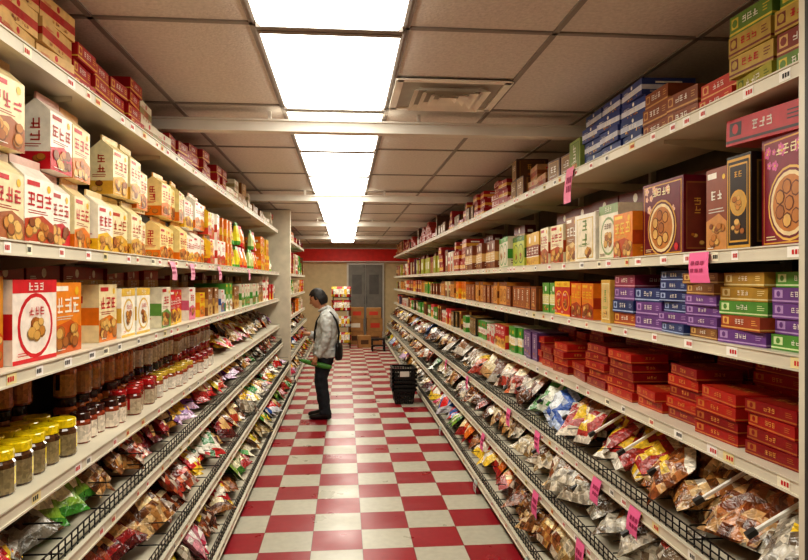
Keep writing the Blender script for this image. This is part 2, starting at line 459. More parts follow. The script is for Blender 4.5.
# ---------------- left shelf 3
mb = MB()
b = lambda w, h, c, n=1, t=1, ds='cookie', d=.26: ('box', w, h, d, t, n, ds, c)
run(mb, -1, .965, 1.34, .9, L1 - .05, [
    b(.24, .27, (OR, 'f0d890', RD), 2, ds='circle'), b(.24, .27, ('d84a26', YE, W_), 2), b(.15, .27, ('e0962e', 'c85a1e', RD), 1), b(.27, .26, ('f4e8dc', 'd0252f', RD), 1, ds='circle'),
    b(.24, .25, ('e88a1e', 'd0601a', 'f8f0e0'), 1, ds='cookie'), b(.21, .24, [('d8842a', '9a4418', W_), (CR, OR, RD)], 2, ds='cookie'), b(.2, .22, (W_, 'e0b84a', RD), 2, ds='circle'), b(.18, .22, ('e8e0c8', '6a9a4a', RD), 2),
    b(.17, .2, ('cc2028', YE, W_), 2), b(.17, .21, (W_, 'd86a8a', RD), 2)], .33,
    loop=[b(.16, .1, (W_, RD, RD), 3, 3, 'band'), b(.14, .22, ('d8d0b8', GR, RD), 3), b(.13, .2, ('b82028', YE, W_), 3), b(.15, .17, (YE, OR, RD), 2), b(.14, .2, ('8a5a30', 'c8a05a', W_), 3), b(.12, .23, ('5a9a3a', W_, YE), 3), b(.14, .18, ('e6e0d8', '3a5a9a', RD), 2), b(.13, .21, (OR, W_, RD), 3)])
run(mb, -1, 1.245, 1.34, .9, L1 - .05, [b(.3, .15, ('a82a24', 'c89a4a', W_), 4, 2, 'band', .15)], .34, loop=[b(.3, .16, ('a03028', 'c89a4a', W_), 2, 2, 'band', .15), b(.3, .15, ('7a5a2a', 'c89a4a', W_), 2, 2, 'band', .15)])
mb.build('biscuit_boxes', [PRINT])
# ---------------- left shelf 4 jars
mb = MB()
j = lambda r, h, c, n, t=1: ('jar', r*2, h, r*2, t, n, '', c)
run(mb, -1, .97, .957, .9, 2.62, [j(.052, .135, ('f0d414', '4e3018', '8a7a58'), 40)], .3, gap=.006, mess=.3)
run(mb, -1, 1.075, .957, .95, 2.7, [j(.052, .135, ('f0d414', '4e3018', '7a6a48'), 40)], .3, gap=.006, mess=.3)
run(mb, -1, .97, .957, 2.64, 5.2, [j(.042, .12, ('3a1a14', '8a3a20', 'e0d4c4'), 5), j(.042, .13, ('b01c20', '7a2c22', 'b8a890'), 6), j(.045, .12, ('c8a83a', '9a4a2a', 'd8cfc4'), 8), j(.045, .12, ('8a1c20', '9a4a2a', 'd8cfc4'), 20)], .3, gap=.006, mess=.3)
run(mb, -1, 1.19, .957, .9, 2.7, [j(.05, .165, ('2a1810', '8a4a1c', 'b0703a'), 30, 2)], .35, gap=.004, mess=.3)
run(mb, -1, 1.07, .957, 2.75, 5.6, [j(.048, .16, ('3a1a14', 'aa5a24', 'c08a4a'), 8, 2), j(.048, .16, ('3a2014', '8a3c1c', 'd8ccb8'), 8, 2), j(.045, .15, ('b01c20', '9a5424', 'c8bca8'), 40, 2)], .34, gap=.004, mess=.3)
mb.build('candy_jars', [GLASS], smooth=False)
mb = MB()
pile(mb, -1, .98, .957, 5.7, L1 - .25, .3, .08, .15, .19, .25)
pile(mb, -1, .91, .70, .6, L1 - .25, .4, .07, .17, .2, .2, lift=.04)
pile(mb, -1, .81, .385, .8, L1 - .25, .46, .12, .19, .23, .2, lift=.04)
pile(mb, -1, .71, .11, 1.0, L1 - .25, .42, .14, .19, .24, .15, pal=BAGC + [('3f9a3a', 'e8e2c8', 'd8c22a')]*6, lift=.04)
mb.build('candy_bags', [PLASTIC, CLEARBAG], smooth=True)
# ---------------- left top shelf
mb = MB()
run(mb, -1, .985, 2.31, 1.2, L1 - .05, [b(.26, .085, [('b8381e', 'e8cc8a', W_), ('d8b070', 'b03020', RD)], 5, (2, 3), 'band', .3), b(.2, .06, ('a81c20', 'e0b84a', W_), 4, (3, 4), 'stripe', .3)], .28,
    loop=[b(.2, .07, ('9a1c20', 'd8b04a', W_), 3, (2, 4), 'stripe', .25), b(.25, .1, ('d8cab0', '9a8a5a', RD), 2, (1, 2), 'band', .25), b(.22, .12, ('8a5a2a', 'c8a05a', W_), 2, (1, 2), 'panel', .25)])
mb.build('overstock_cartons', [PRINT])

# ---------------- far left gondola products
mb = MB()
cols = [(W_, RD, RD), (RD, YE, W_), (OR, YE, W_), (GR, W_, YE), (BR, GOLD, W_), (YE, RD, RD), ('8a1c24', GOLD, W_), ('d8c8a8', BR, RD)]
lp = [b(.16, h, c, 3, 2, 'cookie', .2) for c in cols for h in (.13, .2)]
for (xf, z, mh) in [(.97, 2.31, .25), (.96, 1.71, .48), (.96, 1.34, .32), (.96, .957, .3)]:
    run(mb, -1, xf, z, 9.8, 15.3, [], mh, loop=lp)
mb.build('mixed_grocery_boxes', [PRINT])
mb = MB()
for (xf, z) in [(.91, .7), (.86, .385), (.76, .11)]:
    pile(mb, -1, xf, z, 9.98, 15.2, .4, .1, .17, .21, .2)
mb.build('candy_bags', [PLASTIC, CLEARBAG], smooth=True)

# ---------------- right shelf 2: gift boxes
mb = MB()
run(mb, 1, 1.325, 1.70, .62, 17.0, [
    b(.36, .34, ('8a1430', 'e8c070', 'e070a8'), 3, ds='gift', d=.12),
    b(.33, .36, ('82102e', 'e6b85a', 'd868a0'), 1, ds='gift', d=.14),
    b(.14, .33, ('1c1410', 'caa050', GOLD), 1, ds='tin', d=.2), b(.15, .31, ('8a4020', 'c88a4a', W_), 1, ds='cookie', d=.2), b(.17, .32, ('1c1410', 'd8c48a', GOLD), 1, ds='tin', d=.2),
    b(.36, .33, ('6a0e26', 'd8a850', 'e8b8a0'), 1, ds='gift', d=.12), b(.24, .22, ('e08424', 'b84a1a', 'f4d050'), 1, ds='cookie'),
    b(.26, .29, ('ece4cc', '8aa06a', BR), 1, ds='circle'), b(.3, .27, (W_, 'd8b85a', '6a8a3a'), 1, ds='panel'),
    b(.24, .28, ('9a6430', 'e0c080', W_), 1, ds='cookie'), b(.22, .25, ('ece2c0', 'b8502a', RD), 2, ds='cookie'), b(.2, .24, ('d8aa3a', '8a3a1a', W_), 2, ds='band'), b(.2, .24, ('b0b84a', '3a6a2a', W_), 2, ds='circle')],
    .42, loop=[b(.24, .26, c, 2, 1, ds, .2) for c, ds in [(('b0a83a', GR, W_), 'panel'), (('8a1c24', GOLD, W_), 'gift'), ((W_, 'c85a2a', RD), 'cookie'), (('7a4020', 'd8b070', W_), 'band'), (('d8d0b8', GR, BR), 'circle'), (('c04020', YE, W_), 'cookie')]]
    + [b(.2, .12, ('9a2420', GOLD, W_), 2, 3, 'band', .2), b(.18, .3, ('5a2a42', GOLD, W_), 2, 1, 'panel', .2)])
run(mb, 1, 1.60, 1.70, 1.7, 17, [b(.4, .2, ('6a2018', 'a8803a', W_), 3, 2, 'band', .1)], .45)
mb.M = frame(1, 1.35, 2.0, 2.062) @ Matrix.Rotation(.05, 4, 'Y'); carton(mb, .4, .09, .2, 'stripe', ('b81c24', '2a1414', W_), 0); mb.M = Matrix.Identity(4)
mb.build('biscuit_gift_boxes', [PRINT])
# ---------------- right shelf 3
mb = MB()
PU, GN, BL = ('6e4488', 'b898c8', W_), ('5a9440', 'd8e8b0', W_), ('28386c', 'a8b8d8', W_)
ORs = ('a84c2a', 'e0b060', W_)
mix = [PU, GN, ('7a3a72', 'c8a0c0', W_), GN, PU, ORs, ('b8903a', 'e8d8a0', W_)]
run(mb, 1, 1.32, 1.38, .6, 17.0, [
    b(.28, .048, mix, 3, 5, 'stripe', .2), b(.25, .048, mix, 3, (4, 5), 'stripe', .2), b(.22, .04, [ORs, PU, ('8a5a30', 'd8b070', W_)], 1, 6, 'stripe', .2), b(.22, .042, [BL, BL, PU], 1, 6, 'stripe', .2),
    b(.24, .06, [PU, BL, ('8a2a4a', 'd0a0b0', W_), ORs], 2, 4, 'stripe', .2), b(.12, .22, ('c8a04a', 'e8e0c0', GR), 2, 1, 'panel'), b(.17, .2, (OR, 'a83a1a', YE), 2, 1, 'cookie'), b(.16, .21, ('c8301e', YE, W_), 2, 1, 'circle'), b(.15, .2, ('5a9a3a', 'e0d890', W_), 2, 1, 'band')],
    .3, loop=[b(.15, h, c, 3, 1, ds, .2) for h, c, ds in [(.2, (OR, YE, RD), 'cookie'), (.22, ('8a2a1c', GOLD, W_), 'band'), (.18, (GR, YE, W_), 'circle'), (.2, ('d8c8a0', BR, RD), 'cookie'), (.17, (BR, OR, W_), 'panel'), (.21, (RD, W_, YE), 'band'), (.2, ('c8883a', BR, W_), 'circle')]])
mb.build('pastry_boxes', [PRINT])
# ---------------- right shelf 4
mb = MB()
RB_ = ('a01816', 'c87838', 'e0a050'); RB2 = ('b02418', 'c87838', 'e0a050'); RB3 = ('8a1216', 'b06830', 'e0a050')
y = .7
while y < 4.4:
    n = R.choice((2, 3, 4, 5)) if y > 2.0 else R.choice((3, 4, 5))
    yw = R.uniform(.24, .32)
    for bk, extra in ((R.uniform(0, .05), 0), (.25, 2)):
        tn = min(6, n + extra)
        for q in range(tn):
            mb.M = frame(1, 1.325, y + yw/2 + R.uniform(-.015, .015), 1.021 + q*.046, R.uniform(-.1, .1), bk + R.uniform(0, .02))
            carton(mb, yw - .03, .044, .18, 'stripe', R.choice((RB_, RB2, RB3)), lod_of(y))
    y += yw + .01
mb.M = Matrix.Identity(4)
run(mb, 1, 1.32, 1.02, 4.5, 17.0, [b(.13, .2, ('5a3a6a', 'b090b8', W_), 3, 1, 'panel'), b(.13, .2, (GR, W_, YE), 3, 1, 'band'), b(.14, .19, ('b82028', GOLD, W_), 3)], .3,
    loop=[b(.13, h, c, 3, 1, ds, .2) for h, c, ds in [(.19, ('4a3a5a', 'a890b8', W_), 'panel'), (.17, (GR, W_, RD), 'band'), (.2, (RD, GOLD, W_), 'cookie'), (.21, (BR, GOLD, W_), 'circle'), (.16, ('d8d0c0', RD, RD), 'cookie'), (.19, ('2a2420', GOLD, W_), 'panel')]])
mb.build('red_pastry_boxes', [PRINT])
# ---------------- right top shelf
mb = MB()
run(mb, 1, 1.32, 2.22, 1.7, 17.0, [
    b(.22, .07, [('a8a03a', '5a6a1a', W_), ('b89a48', '7a3a2a', RD), ('6a8a3a', 'd8c04a', W_), ('8a3a28', 'd8b070', W_)], 2, 5, 'stripe', .25), b(.24, .06, ('b83a28', 'e0b070', W_), 1, 2, 'stripe', .25), b(.22, .07, ('8a4a28', 'c8985a', W_), 2, (2, 3), 'stripe', .25), b(.25, .075, [('2c3e72', 'c8ccd8', W_), ('3a4680', 'd8d8e0', W_)], 3, (3, 4), 'band', .25),
    b(.2, .2, ('8a9a4a', '4a6a2a', W_), 1, 1, 'panel')], .36,
    loop=[b(.25, .08, ('9a1c20', GOLD, W_), 2, (1, 4), 'band', .25), b(.25, .1, ('b88a5a', '8a4a20', RD), 2, (1, 3), 'band', .25), b(.2, .16, ('5a3a28', GOLD, W_), 2, (1, 2), 'panel', .25), b(.25, .05, ('b04030', W_, W_), 2, (2, 6), 'stripe', .25)])
mb.build('overstock_cartons', [PRINT])
# ---------------- right bins
mb = MB()
BG = [('c8c0b0', 'a8a090', 'a83a2a'), ('b9b0a0', 'c8c0b4', '8a5a30'), ('a8302a', 'd8d0c0', 'e8c23a'), ('3f8a3a', 'c8d0c0', 'e0e0d0'), ('2a5ab0', 'a8b8d4', 'd8e0e8'), ('7a4222', 'b8a890', 'e8e0d0'), ('8a6a40', '9a948a', '6a3a1c'), ('6a3a1e', 'b89060', 'd8c8a0')]
pile(mb, 1, 1.21, .67, .9, 17.0, .42, .11, .26, .25, .72, pal=BG, step=.12, lift=.045, th=.09)
pile(mb, 1, 1.11, .40, 1.2, 17.0, .42, .09, .26, .25, .8, pal=BG, step=.13, lift=.045, th=.09)
pile(mb, 1, 1.01, .11, 1.5, 17.0, .46, .12, .24, .25, .5, pal=BG + BAGC, step=.13, lift=.045, th=.08)
mb.build('dried_snack_bags', [PLASTIC, CLEARBAG], smooth=True)
mb = MB()
for z, xf, ys in ((.73, 1.25, [1.9, 2.2, 2.55, 2.85, 3.2, 3.6, 4.1, 4.6, 5.2, 5.9, 6.6, 7.4]), (.46, 1.16, [2.6, 3.2, 3.9])):
    for y in ys:
        mb.M = Matrix.Translation((xf, y, z + .09)) @ Matrix.Rotation(math.radians(58), 4, 'Y') @ Matrix.Rotation(.1, 4, 'X')
        mb.box(-.005, .005, -.006, .006, 0, .19, 'f4f2ec'); mb.box(-.009, .009, -.01, .01, -.02, .015, '303030')
mb.M = Matrix.Identity(4)
mb.build('bin_divider_rods', [PRINT])

# ---------------- pink tags
mb = MB()
def tag(side, x, y, z, w=.09, h=.1, col='f070a4'):
    X = side*(x - .022)
    n = 4
    tl = R.uniform(-.25, .25)
    for q in range(n):
        z0 = z - h*q/n; z1 = z - h*(q+1)/n
        c0 = -side*.012*math.sin(q/n*2.2); c1 = -side*.012*math.sin((q+1)/n*2.2)
        mb.face([(X + c0, y - w/2 + tl*(z0-z), z0), (X + c0, y + w/2 + tl*(z0-z), z0), (X + c1, y + w/2 + tl*(z1-z), z1), (X + c1, y - w/2 + tl*(z1-z), z1)], vary(col, .05))
        if q in (1, 2):
            e = -side*.002
            for s_ in range(3):
                a_ = y + w*(-.34 + s_*.24)
                mb.face([(X + c0 + e, a_, z0 - .004), (X + c0 + e, a_ + w*.16, z0 - .004), (X + c1 + e, a_ + w*.16, z1 + .01), (X + c1 + e, a_, z1 + .01)], 'a02a5a')
for y in (3.6, 4.05, 4.9, 6.4): tag(-1, .95, y, 1.70, .1, .1, 'e8a0b8')
tag(1, 1.30, 2.25, 1.70, .13, .11); tag(1, 1.30, 3.6, 2.24, .12, .2, 'f090b0')
for y in (2.55, 2.95, 3.9, 4.6, 6.2, 7.5): tag(1, 1.20, y, .67, .1, .12)
for y in (2.9, 3.6, 5.0): tag(1, 1.10, y, .40, .1, .14)
for y in (3.4, 4.8, 6.6): tag(1, 1.0, y, .10, .1, .09, 'b8c8c0')
mb.build('pink_price_tags', [PAPER])

# ------------------------------------------------------------ room shell
def shell(name, x0, x1, y0, y1, z0, z1, mat):
    mb = MB(); mb.box(x0, x1, y0, y1, z0, z1); return mb.build(name, [mat])
XL, XR, YB, YF = -1.56, 1.96, -1.6, 18.4
m, nt, bs = new_mat('checker_vinyl_tile')
tc = N(nt, 'ShaderNodeTexCoord'); mp = N(nt, 'ShaderNodeMapping')
mp.inputs['Location'].default_value = (-.105, -3.87 + .305*20, .1)
nt.links.new(tc.outputs['Object'], mp.inputs['Vector'])
ck = N(nt, 'ShaderNodeTexChecker'); setin(ck, Scale=1/.305)
ck.inputs['Color1'].default_value = (*lin('9e1e2c'), 1); ck.inputs['Color2'].default_value = (*lin('c4c1b0'), 1)
nt.links.new(mp.outputs['Vector'], ck.inputs['Vector'])
nz = N(nt, 'ShaderNodeTexNoise'); setin(nz, Scale=22.0, Detail=6.0)
nt.links.new(tc.outputs['Object'], nz.inputs['Vector'])
mr = N(nt, 'ShaderNodeMapRange'); setin(mr, From_Min=.3, From_Max=.7, To_Min=.92, To_Max=1.06)
nt.links.new(nz.outputs['Fac'], mr.inputs['Value'])
br = N(nt, 'ShaderNodeTexBrick', offset=0.0)
setin(br, Scale=1/.305, Mortar_Size=.006, Brick_Width=1.0, Row_Height=1.0)
br.inputs['Color1'].default_value = (1, 1, 1, 1); br.inputs['Color2'].default_value = (.9, .9, .9, 1); br.inputs['Mortar'].default_value = (.45, .4, .4, 1)
nt.links.new(mp.outputs['Vector'], br.inputs['Vector'])
mul = N(nt, 'ShaderNodeMix', data_type='RGBA', blend_type='MULTIPLY'); mul.inputs[0].default_value = 1
nt.links.new(ck.outputs['Color'], mul.inputs[6]); nt.links.new(br.outputs['Color'], mul.inputs[7])
sc = N(nt, 'ShaderNodeVectorMath', operation='SCALE')
nt.links.new(mul.outputs[2], sc.inputs[0]); nt.links.new(mr.outputs['Result'], sc.inputs['Scale'])
nt.links.new(sc.outputs['Vector'], bs.inputs['Base Color'])
nz3 = N(nt, 'ShaderNodeTexNoise'); setin(nz3, Scale=4.0, Detail=4.0)
nt.links.new(tc.outputs['Object'], nz3.inputs['Vector'])
mr2 = N(nt, 'ShaderNodeMapRange'); setin(mr2, From_Min=.3, From_Max=.7, To_Min=.26, To_Max=.4)
nt.links.new(nz3.outputs['Fac'], mr2.inputs['Value']); nt.links.new(mr2.outputs['Result'], bs.inputs['Roughness'])
FLOOR = m
shell('floor', XL, XR, YB, YF, -.1, 0, FLOOR)
shell('wall_left', XL - .1, XL, YB, YF, 0, CEIL + .1, WALL)
shell('wall_right', XR, XR + .1, YB, YF, 0, CEIL + .1, WALL)
shell('wall_rear', XL - .1, XR + .1, YB - .1, YB, 0, CEIL + .1, WALL)
shell('wall_far', XL - .1, XR + .1, YF, YF + .1, 0, CEIL + .1, WALL)
shell('ceiling', XL, XR, YB, YF, CEIL, CEIL + .08, CEILM)
GX0 = -.366; GY0 = 2.61
mb = MB()
for k in range(-2, 5):
    x = GX0 + .614*k
    if XL < x < XR: mb.box(x - .012, x + .012, YB, YF, CEIL - .008, CEIL)
for k in range(-3, 13):
    y = GY0 + 1.22*k
    mb.box(XL, XR, y - .012, y + .012, CEIL - .008, CEIL)
mb.build('ceiling_grid', [GRID])
mb = MB()
w2 = .288; l2 = .575
vs = [(-w2, -l2, 0), (w2, -l2, 0), (w2, l2, 0), (-w2, l2, 0), (-w2 + .02, -l2 + .004, -.022), (w2 - .02, -l2 + .004, -.022), (w2 - .02, l2 - .004, -.022), (-w2 + .02, l2 - .004, -.022)]
mb.mesh(vs, [(4, 7, 6, 5), (1, 5, 6, 2), (3, 7, 4, 0)], (.8, .8, .8), 0)
mb.mesh(vs, [(0, 4, 5, 1), (2, 6, 7, 3)], (.8, .8, .8), 1)
for a in ((-w2 - .014, -w2), (w2, w2 + .014)): mb.box(a[0], a[1], -l2 - .028, l2 + .028, -.004, 0, m=1)
for a in ((-l2 - .03, -l2), (l2, l2 + .03)): mb.box(-w2, w2, a[0], a[1], -.024, 0, m=1)
lp0 = mb.build('ceiling_light_panel', [LIGHT, GRID]); lp0.location = (GX0 + .307, GY0 + .61, CEIL - .009)
for k in list(range(-2, 0)) + list(range(1, 12)):
    o = bpy.data.objects.new('ceiling_light_panel', lp0.data); bpy.context.collection.objects.link(o)
    o.location = (GX0 + .307, GY0 + .61 + 1.22*k, CEIL - .009)
for yb in BEAMS:
    mb = MB(); mb.box(XL + .01, XR - .01, yb - .04, yb + .04, 2.486, 2.545); mb.box(XL + .01, XR - .01, yb - .055, yb + .055, 2.545, 2.555)
    for x in (-1.3, -.45, .45, 1.6): mb.box(x - .01, x + .01, yb - .01, yb + .01, 2.555, CEIL - .009)
    mb.build('ceiling_beam', [BEAM])
mb = MB()
vx, vy = .555, 3.52
mb.box(vx - .29, vx + .29, vy - .28, vy + .28, CEIL - .012, CEIL - .009, m=1)
for s2 in (-1, 1):
    mb.box(vx - .29, vx + .29, vy + s2*.27 - .02, vy + s2*.27 + .02, CEIL - .02, CEIL - .012); mb.box(vx + s2*.28 - .02, vx + s2*.28 + .02, vy - .28, vy + .28, CEIL - .02, CEIL - .012)
for q in range(4):
    a = .2 - q*.05; zb = CEIL - .045 + q*.002; o_ = .026
    for s2 in (-1, 1):
        mb.face([(vx - a, vy + s2*a, zb), (vx + a, vy + s2*a, zb), (vx + a - .034, vy + s2*(a - .034), zb + o_), (vx - a + .034, vy + s2*(a - .034), zb + o_)])
        mb.face([(vx + s2*a, vy - a, zb), (vx + s2*a, vy + a, zb), (vx + s2*(a - .034), vy + a - .034, zb + o_), (vx + s2*(a - .034), vy - a + .034, zb + o_)])
mb.build('air_vent', [simple('vent_metal', 'ece6da', .5), simple('vent_back', 'a8a094', .7)])
mb = MB(); mb.box(-1.5, -.79, L1 + .03, L1 + .2, 0, CEIL - .01); mb.box(-1.5, -.78, L1 + .02, L1 + .21, 0, .1, m=1)
mb.build('support_pillar', [simple('pillar_paint', 'cfc6b2', .6), KICK])

# far end
REDP = simple('red_header_paint', 'e02a1e', .5)
mb = MB(); mb.box(XL, XR, YF - .12, YF - .002, 2.1, 2.5); mb.box(XL, XR, YF - .14, YF - .12, 2.1, 2.13, m=1); mb.box(XL, XR, YF - .14, YF - .12, 2.47, 2.5, m=1)
mb.build('trim_1', [REDP, BEAM])
mb = MB()
mb.box(.05, 1.1, YF - .06, YF - .004, .002, 2.08, m=1); mb.box(.1, .57, YF - .08, YF - .06, .02, 2.03); mb.box(.58, 1.05, YF - .08, YF - .06, .02, 2.03)
for x in (.2, .68): mb.box(x, x + .27, YF - .085, YF - .08, 1.2, 1.75, m=2)
mb.box(.53, .55, YF - .11, YF - .08, .95, 1.15, m=2); mb.box(.6, .62, YF - .11, YF - .08, .95, 1.15, m=2)
mb.build('door_1', [simple('door_grey', '807c75', .5), BEAM, simple('door_window_grey', '65625e', .3)])
mb = MB(); mb.box(-1.5, .05, YF - .02, YF - .002, 0, .1); mb.box(1.1, 1.9, YF - .02, YF - .002, 0, .1); mb.build('baseboard_far', [KICK])
CARD = simple('cardboard', 'a87a48', .8, noise=.15)
TAPE = simple('packing_tape', 'c8a870', .3)
def cbox(x, y, z, w, d, h, r):
    mb = MB()
    mb.box(-w/2, w/2, -d/2, d/2, 0, h)
    mb.box(-w/2 - .001, w/2 + .001, -.025, .025, h, h + .0015, m=1)
    mb.box(-w/2 - .002, -w/2, -.025, .025, h - .08, h, m=1); mb.box(w/2, w/2 + .002, -.025, .025, h - .08, h, m=1)
    mb.box(-w*.3, w*.3, -d/2 - .002, -d/2, h*.3, h*.65, R.choice(['c8402a', 'e8e0d0', '5a3a20']), m=2)
    mb.box(-w/2, w/2, -.002, .002, h, h + .003, m=3)
    o = mb.build('cardboard_box', [CARD, TAPE, PAPER, DARK]); o.location = (x, y, z); o.rotation_euler[2] = r
for (x, y, z, w, d, h, r) in [(.27, 16.3, 0, .38, .33, .33, .05), (.27, 16.3, .334, .37, .32, .3, -.04), (.28, 16.3, .638, .35, .3, .28, .1), (.72, 16.2, 0, .38, .35, .32, 0), (.73, 16.2, .324, .38, .33, .33, .06), (.72, 16.2, .658, .36, .3, .25, -.1), (.45, 15.5, 0, .3, .28, .28, .1)]:
    cbox(x, y, z, w, d, h, r)
mb = MB()
for x in (-.28, .12):
    for y in (15.4, 15.7): mb.box(x - .01, x + .01, y - .01, y + .01, 0, 1.35, m=2)
for z in (.12, .5, .88, 1.2):
    mb.box(-.28, .12, 15.4, 15.7, z - .015, z, m=2)
    for q in range(6):
        mb.M = Matrix.Translation((-.25 + q*.065, 15.42, z)) @ Matrix.Rotation(-.2, 4, 'X')
        bag(mb, .14, .25, .06, R.choice([('d83a20', 'e8c23a', 'f0ead8'), ('e8a020', 'c02020', 'f0ead8'), ('c02020', 'f0ead8', 'e8c23a')]), 1)
        mb.M = Matrix.Identity(4)
mb.build('snack_display_rack', [PLASTIC, CLEARBAG, WIRE])
mb = MB()
mb.box(.6, .9, 14.7, 14.98, .24, .27); mb.box(.6, .9, 14.55, 14.72, .11, .135)
for x in (.6, .87):
    mb.box(x, x + .03, 14.7, 14.73, 0, .24); mb.box(x, x + .03, 14.95, 14.98, 0, .24); mb.box(x, x + .03, 14.55, 14.58, 0, .11); mb.box(x, x + .03, 14.55, 14.98, .08, .11)
mb.build('step_stool', [DARK])
mb = MB()
def basket(z, s=1.0):
    w0, w1, d0, d1, h = .11, .14, .15, .19, .2
    P = lambda t: (w0 + (w1 - w0)*t, d0 + (d1 - d0)*t)
    mb.box(-w0, w0, -d0, d0, z, z + .006)
    for t in (0.0, .3, .55, .8):
        a, c = P(t); zz = z + h*t
        for sx in (-1, 1): mb.box(sx*a - .003, sx*a + .003, -c, c, zz, zz + .012)
        for sy in (-1, 1): mb.box(-a, a, sy*c - .003, sy*c + .003, zz, zz + .012)
    a, c = P(1); zz = z + h
    for sx in (-1, 1): mb.box(sx*(a + .008) - .012, sx*(a + .008) + .012, -c - .02, c + .02, zz - .025, zz)
    for sy in (-1, 1): mb.box(-a - .02, a + .02, sy*(c + .008) - .012, sy*(c + .008) + .012, zz - .025, zz)
    for i in range(9):
        f = -1 + 2*i/8
        for s_ in (-1, 1):
            mb.face([(f*w0 - .006, s_*d0, z), (f*w0 + .006, s_*d0, z), (f*w1 + .006, s_*d1, z + h), (f*w1 - .006, s_*d1, z + h)])
            mb.face([(s_*w0, f*d0 - .008, z), (s_*w0, f*d0 + .008, z), (s_*w1, f*d1 + .008, z + h), (s_*w1, f*d1 - .008, z + h)])
for q in range(6): basket(q*.053)
mb.face([(-.06, -.215, .36), (.06, -.215, .36), (.06, -.215, .43), (-.06, -.215, .43)], m=1)
o = mb.build('shopping_basket_stack', [DARK, simple('basket_label', 'd8d4cc', .5)]); o.location = (.76, 8.5, 0)

# ------------------------------------------------------------ shopper
man = bpy.data.objects.new('shopper', None); bpy.context.collection.objects.link(man)
man.location = (-.225, 7.6, 0); man.rotation_euler[2] = math.pi - .12
SKIN = simple('skin', 'b88464', .5, noise=.05); HAIR = simple('hair_black', '15110f', .6, noise=.3, nscale=60)
JACK = simple('jacket_grey', 'b4b6b3', .8, noise=.15, nscale=14, bump=.3, bscale=30)
TROU = simple('trousers_dark', '1e2229', .85, noise=.2, bump=.3, bscale=18); SHOE = simple('shoe_black', '0e0d0d', .35)
wr = bpy.data.textures.new('cloth_folds', 'CLOUDS'); wr.noise_scale = .07
def skin_obj(name, verts, edges, radii, mat, roots=(0,), sub=2):
    me = bpy.data.meshes.new(name); me.from_pydata(verts, edges, []); me.materials.append(mat)
    o = bpy.data.objects.new(name, me); bpy.context.collection.objects.link(o); o.parent = man
    md = o.modifiers.new('skin', 'SKIN'); md.use_smooth_shade = True
    sv = me.skin_vertices[0].data
    for i, r in enumerate(radii):
        sv[i].radius = (r, r); sv[i].use_root = i in roots
    sb = o.modifiers.new('sub', 'SUBSURF'); sb.levels = sub; sb.render_levels = sub
    return o
def body_part(name, chains, mat, vox=.011, smooth=6, folds=0):
    mb = MB(); n = 20
    for ch in chains:
        P = [Vector(c[:3]) for c in ch]; vs = []; fs = []
        for i, c in enumerate(ch):
            t = (P[min(i+1, len(P)-1)] - P[max(i-1, 0)]).normalized()
            lat = Vector((0, 1, 0)); lat = (lat - t*lat.dot(t)).normalized(); fa = lat.cross(t).normalized()
            for k in range(n):
                a = 2*math.pi*k/n
                vs.append(tuple(P[i] + fa*math.cos(a)*c[3] + lat*math.sin(a)*c[4]))
        for i in range(len(ch) - 1):
            for k in range(n):
                fs.append((i*n + k, i*n + (k+1) % n, (i+1)*n + (k+1) % n, (i+1)*n + k))
        fs.append(tuple(range(n-1, -1, -1))); fs.append(tuple((len(ch)-1)*n + k for k in range(n)))
        mb.mesh(vs, fs, 'b0b0b0')
    o = mb.build(name, [mat], parent=man)
    r = o.modifiers.new('fuse', 'REMESH'); r.mode = 'VOXEL'; r.voxel_size = vox; r.use_smooth_shade = True
    s = o.modifiers.new('soften', 'SMOOTH'); s.iterations = smooth; s.factor = .5
    if folds:
        d = o.modifiers.new('folds', 'DISPLACE'); d.texture = wr; d.strength = folds; d.texture_coords = 'LOCAL'
    return o
L = lambda s, leg: [(leg[0]*0, s*.075, .80, .10, .085), (.01, s*.08, .70, .095, .085), (.03, s*.085, .56, .083, .076), (.035 + leg[0], s*.088, .42, .073, .068), (.01 + leg[0], s*.09, .28, .068, .062), (-.012 + leg[0], s*.09, .12, .062, .058), (-.01 + leg[0], s*.09, .055, .068, .058)]
body_part('trousers', [[(0, 0, .96, .10, .14), (0, 0, .86, .115, .16), (0, 0, .76, .11, .155), (0, 0, .72, .08, .12)], L(1, (0,)), L(-1, (.045,))], TROU, folds=.03)
body_part('jacket', [[(.0, 0, .715, .14, .18), (.0, 0, .78, .145, .185), (-.005, 0, .90, .125, .17), (-.02, 0, 1.02, .125, .17), (-.035, 0, 1.12, .122, .175), (-.035, 0, 1.18, .105, .155), (-.02, 0, 1.23, .075, .10), (.005, 0, 1.265, .058, .062)],
                     [(-.03, .06, 1.19, .07, .07), (-.03, .14, 1.165, .075, .07), (-.038, .19, 1.08, .064, .06), (-.04, .215, .95, .056, .052), (-.01, .215, .86, .052, .048), (.05, .207, .77, .047, .043), (.064, .205, .745, .048, .044)],
                     [(-.03, -.06, 1.19, .07, .07), (-.03, -.14, 1.165, .075, .07), (-.03, -.19, 1.08, .064, .06), (-.01, -.21, .95, .056, .052), (.05, -.17, .92, .052, .05), (.19, -.10, .96, .045, .045), (.2, -.095, .963, .045, .045)]],
          JACK, folds=.045, smooth=4)
for s_, x0 in ((1, -.012), (-1, .033)):
    body_part('shoe', [[(x0 - .07, s_*.09, .045, .03, .03), (x0 - .05, s_*.09, .045, .042, .04), (x0 + .03, s_*.09, .045, .043, .040), (x0 + .10, s_*.092, .034, .033, .045), (x0 + .16, s_*.094, .028, .027, .040), (x0 + .185, s_*.094, .025, .015, .022)], [(x0 - .02, s_*.09, .04, .045, .038), (x0 - .01, s_*.09, .10, .045, .04)]], SHOE, vox=.008, smooth=3)
body_part('neck', [[(.0, 0, 1.2, .055, .055), (.03, 0, 1.27, .05, .05), (.07, 0, 1.35, .05, .05)]], SKIN, smooth=2)
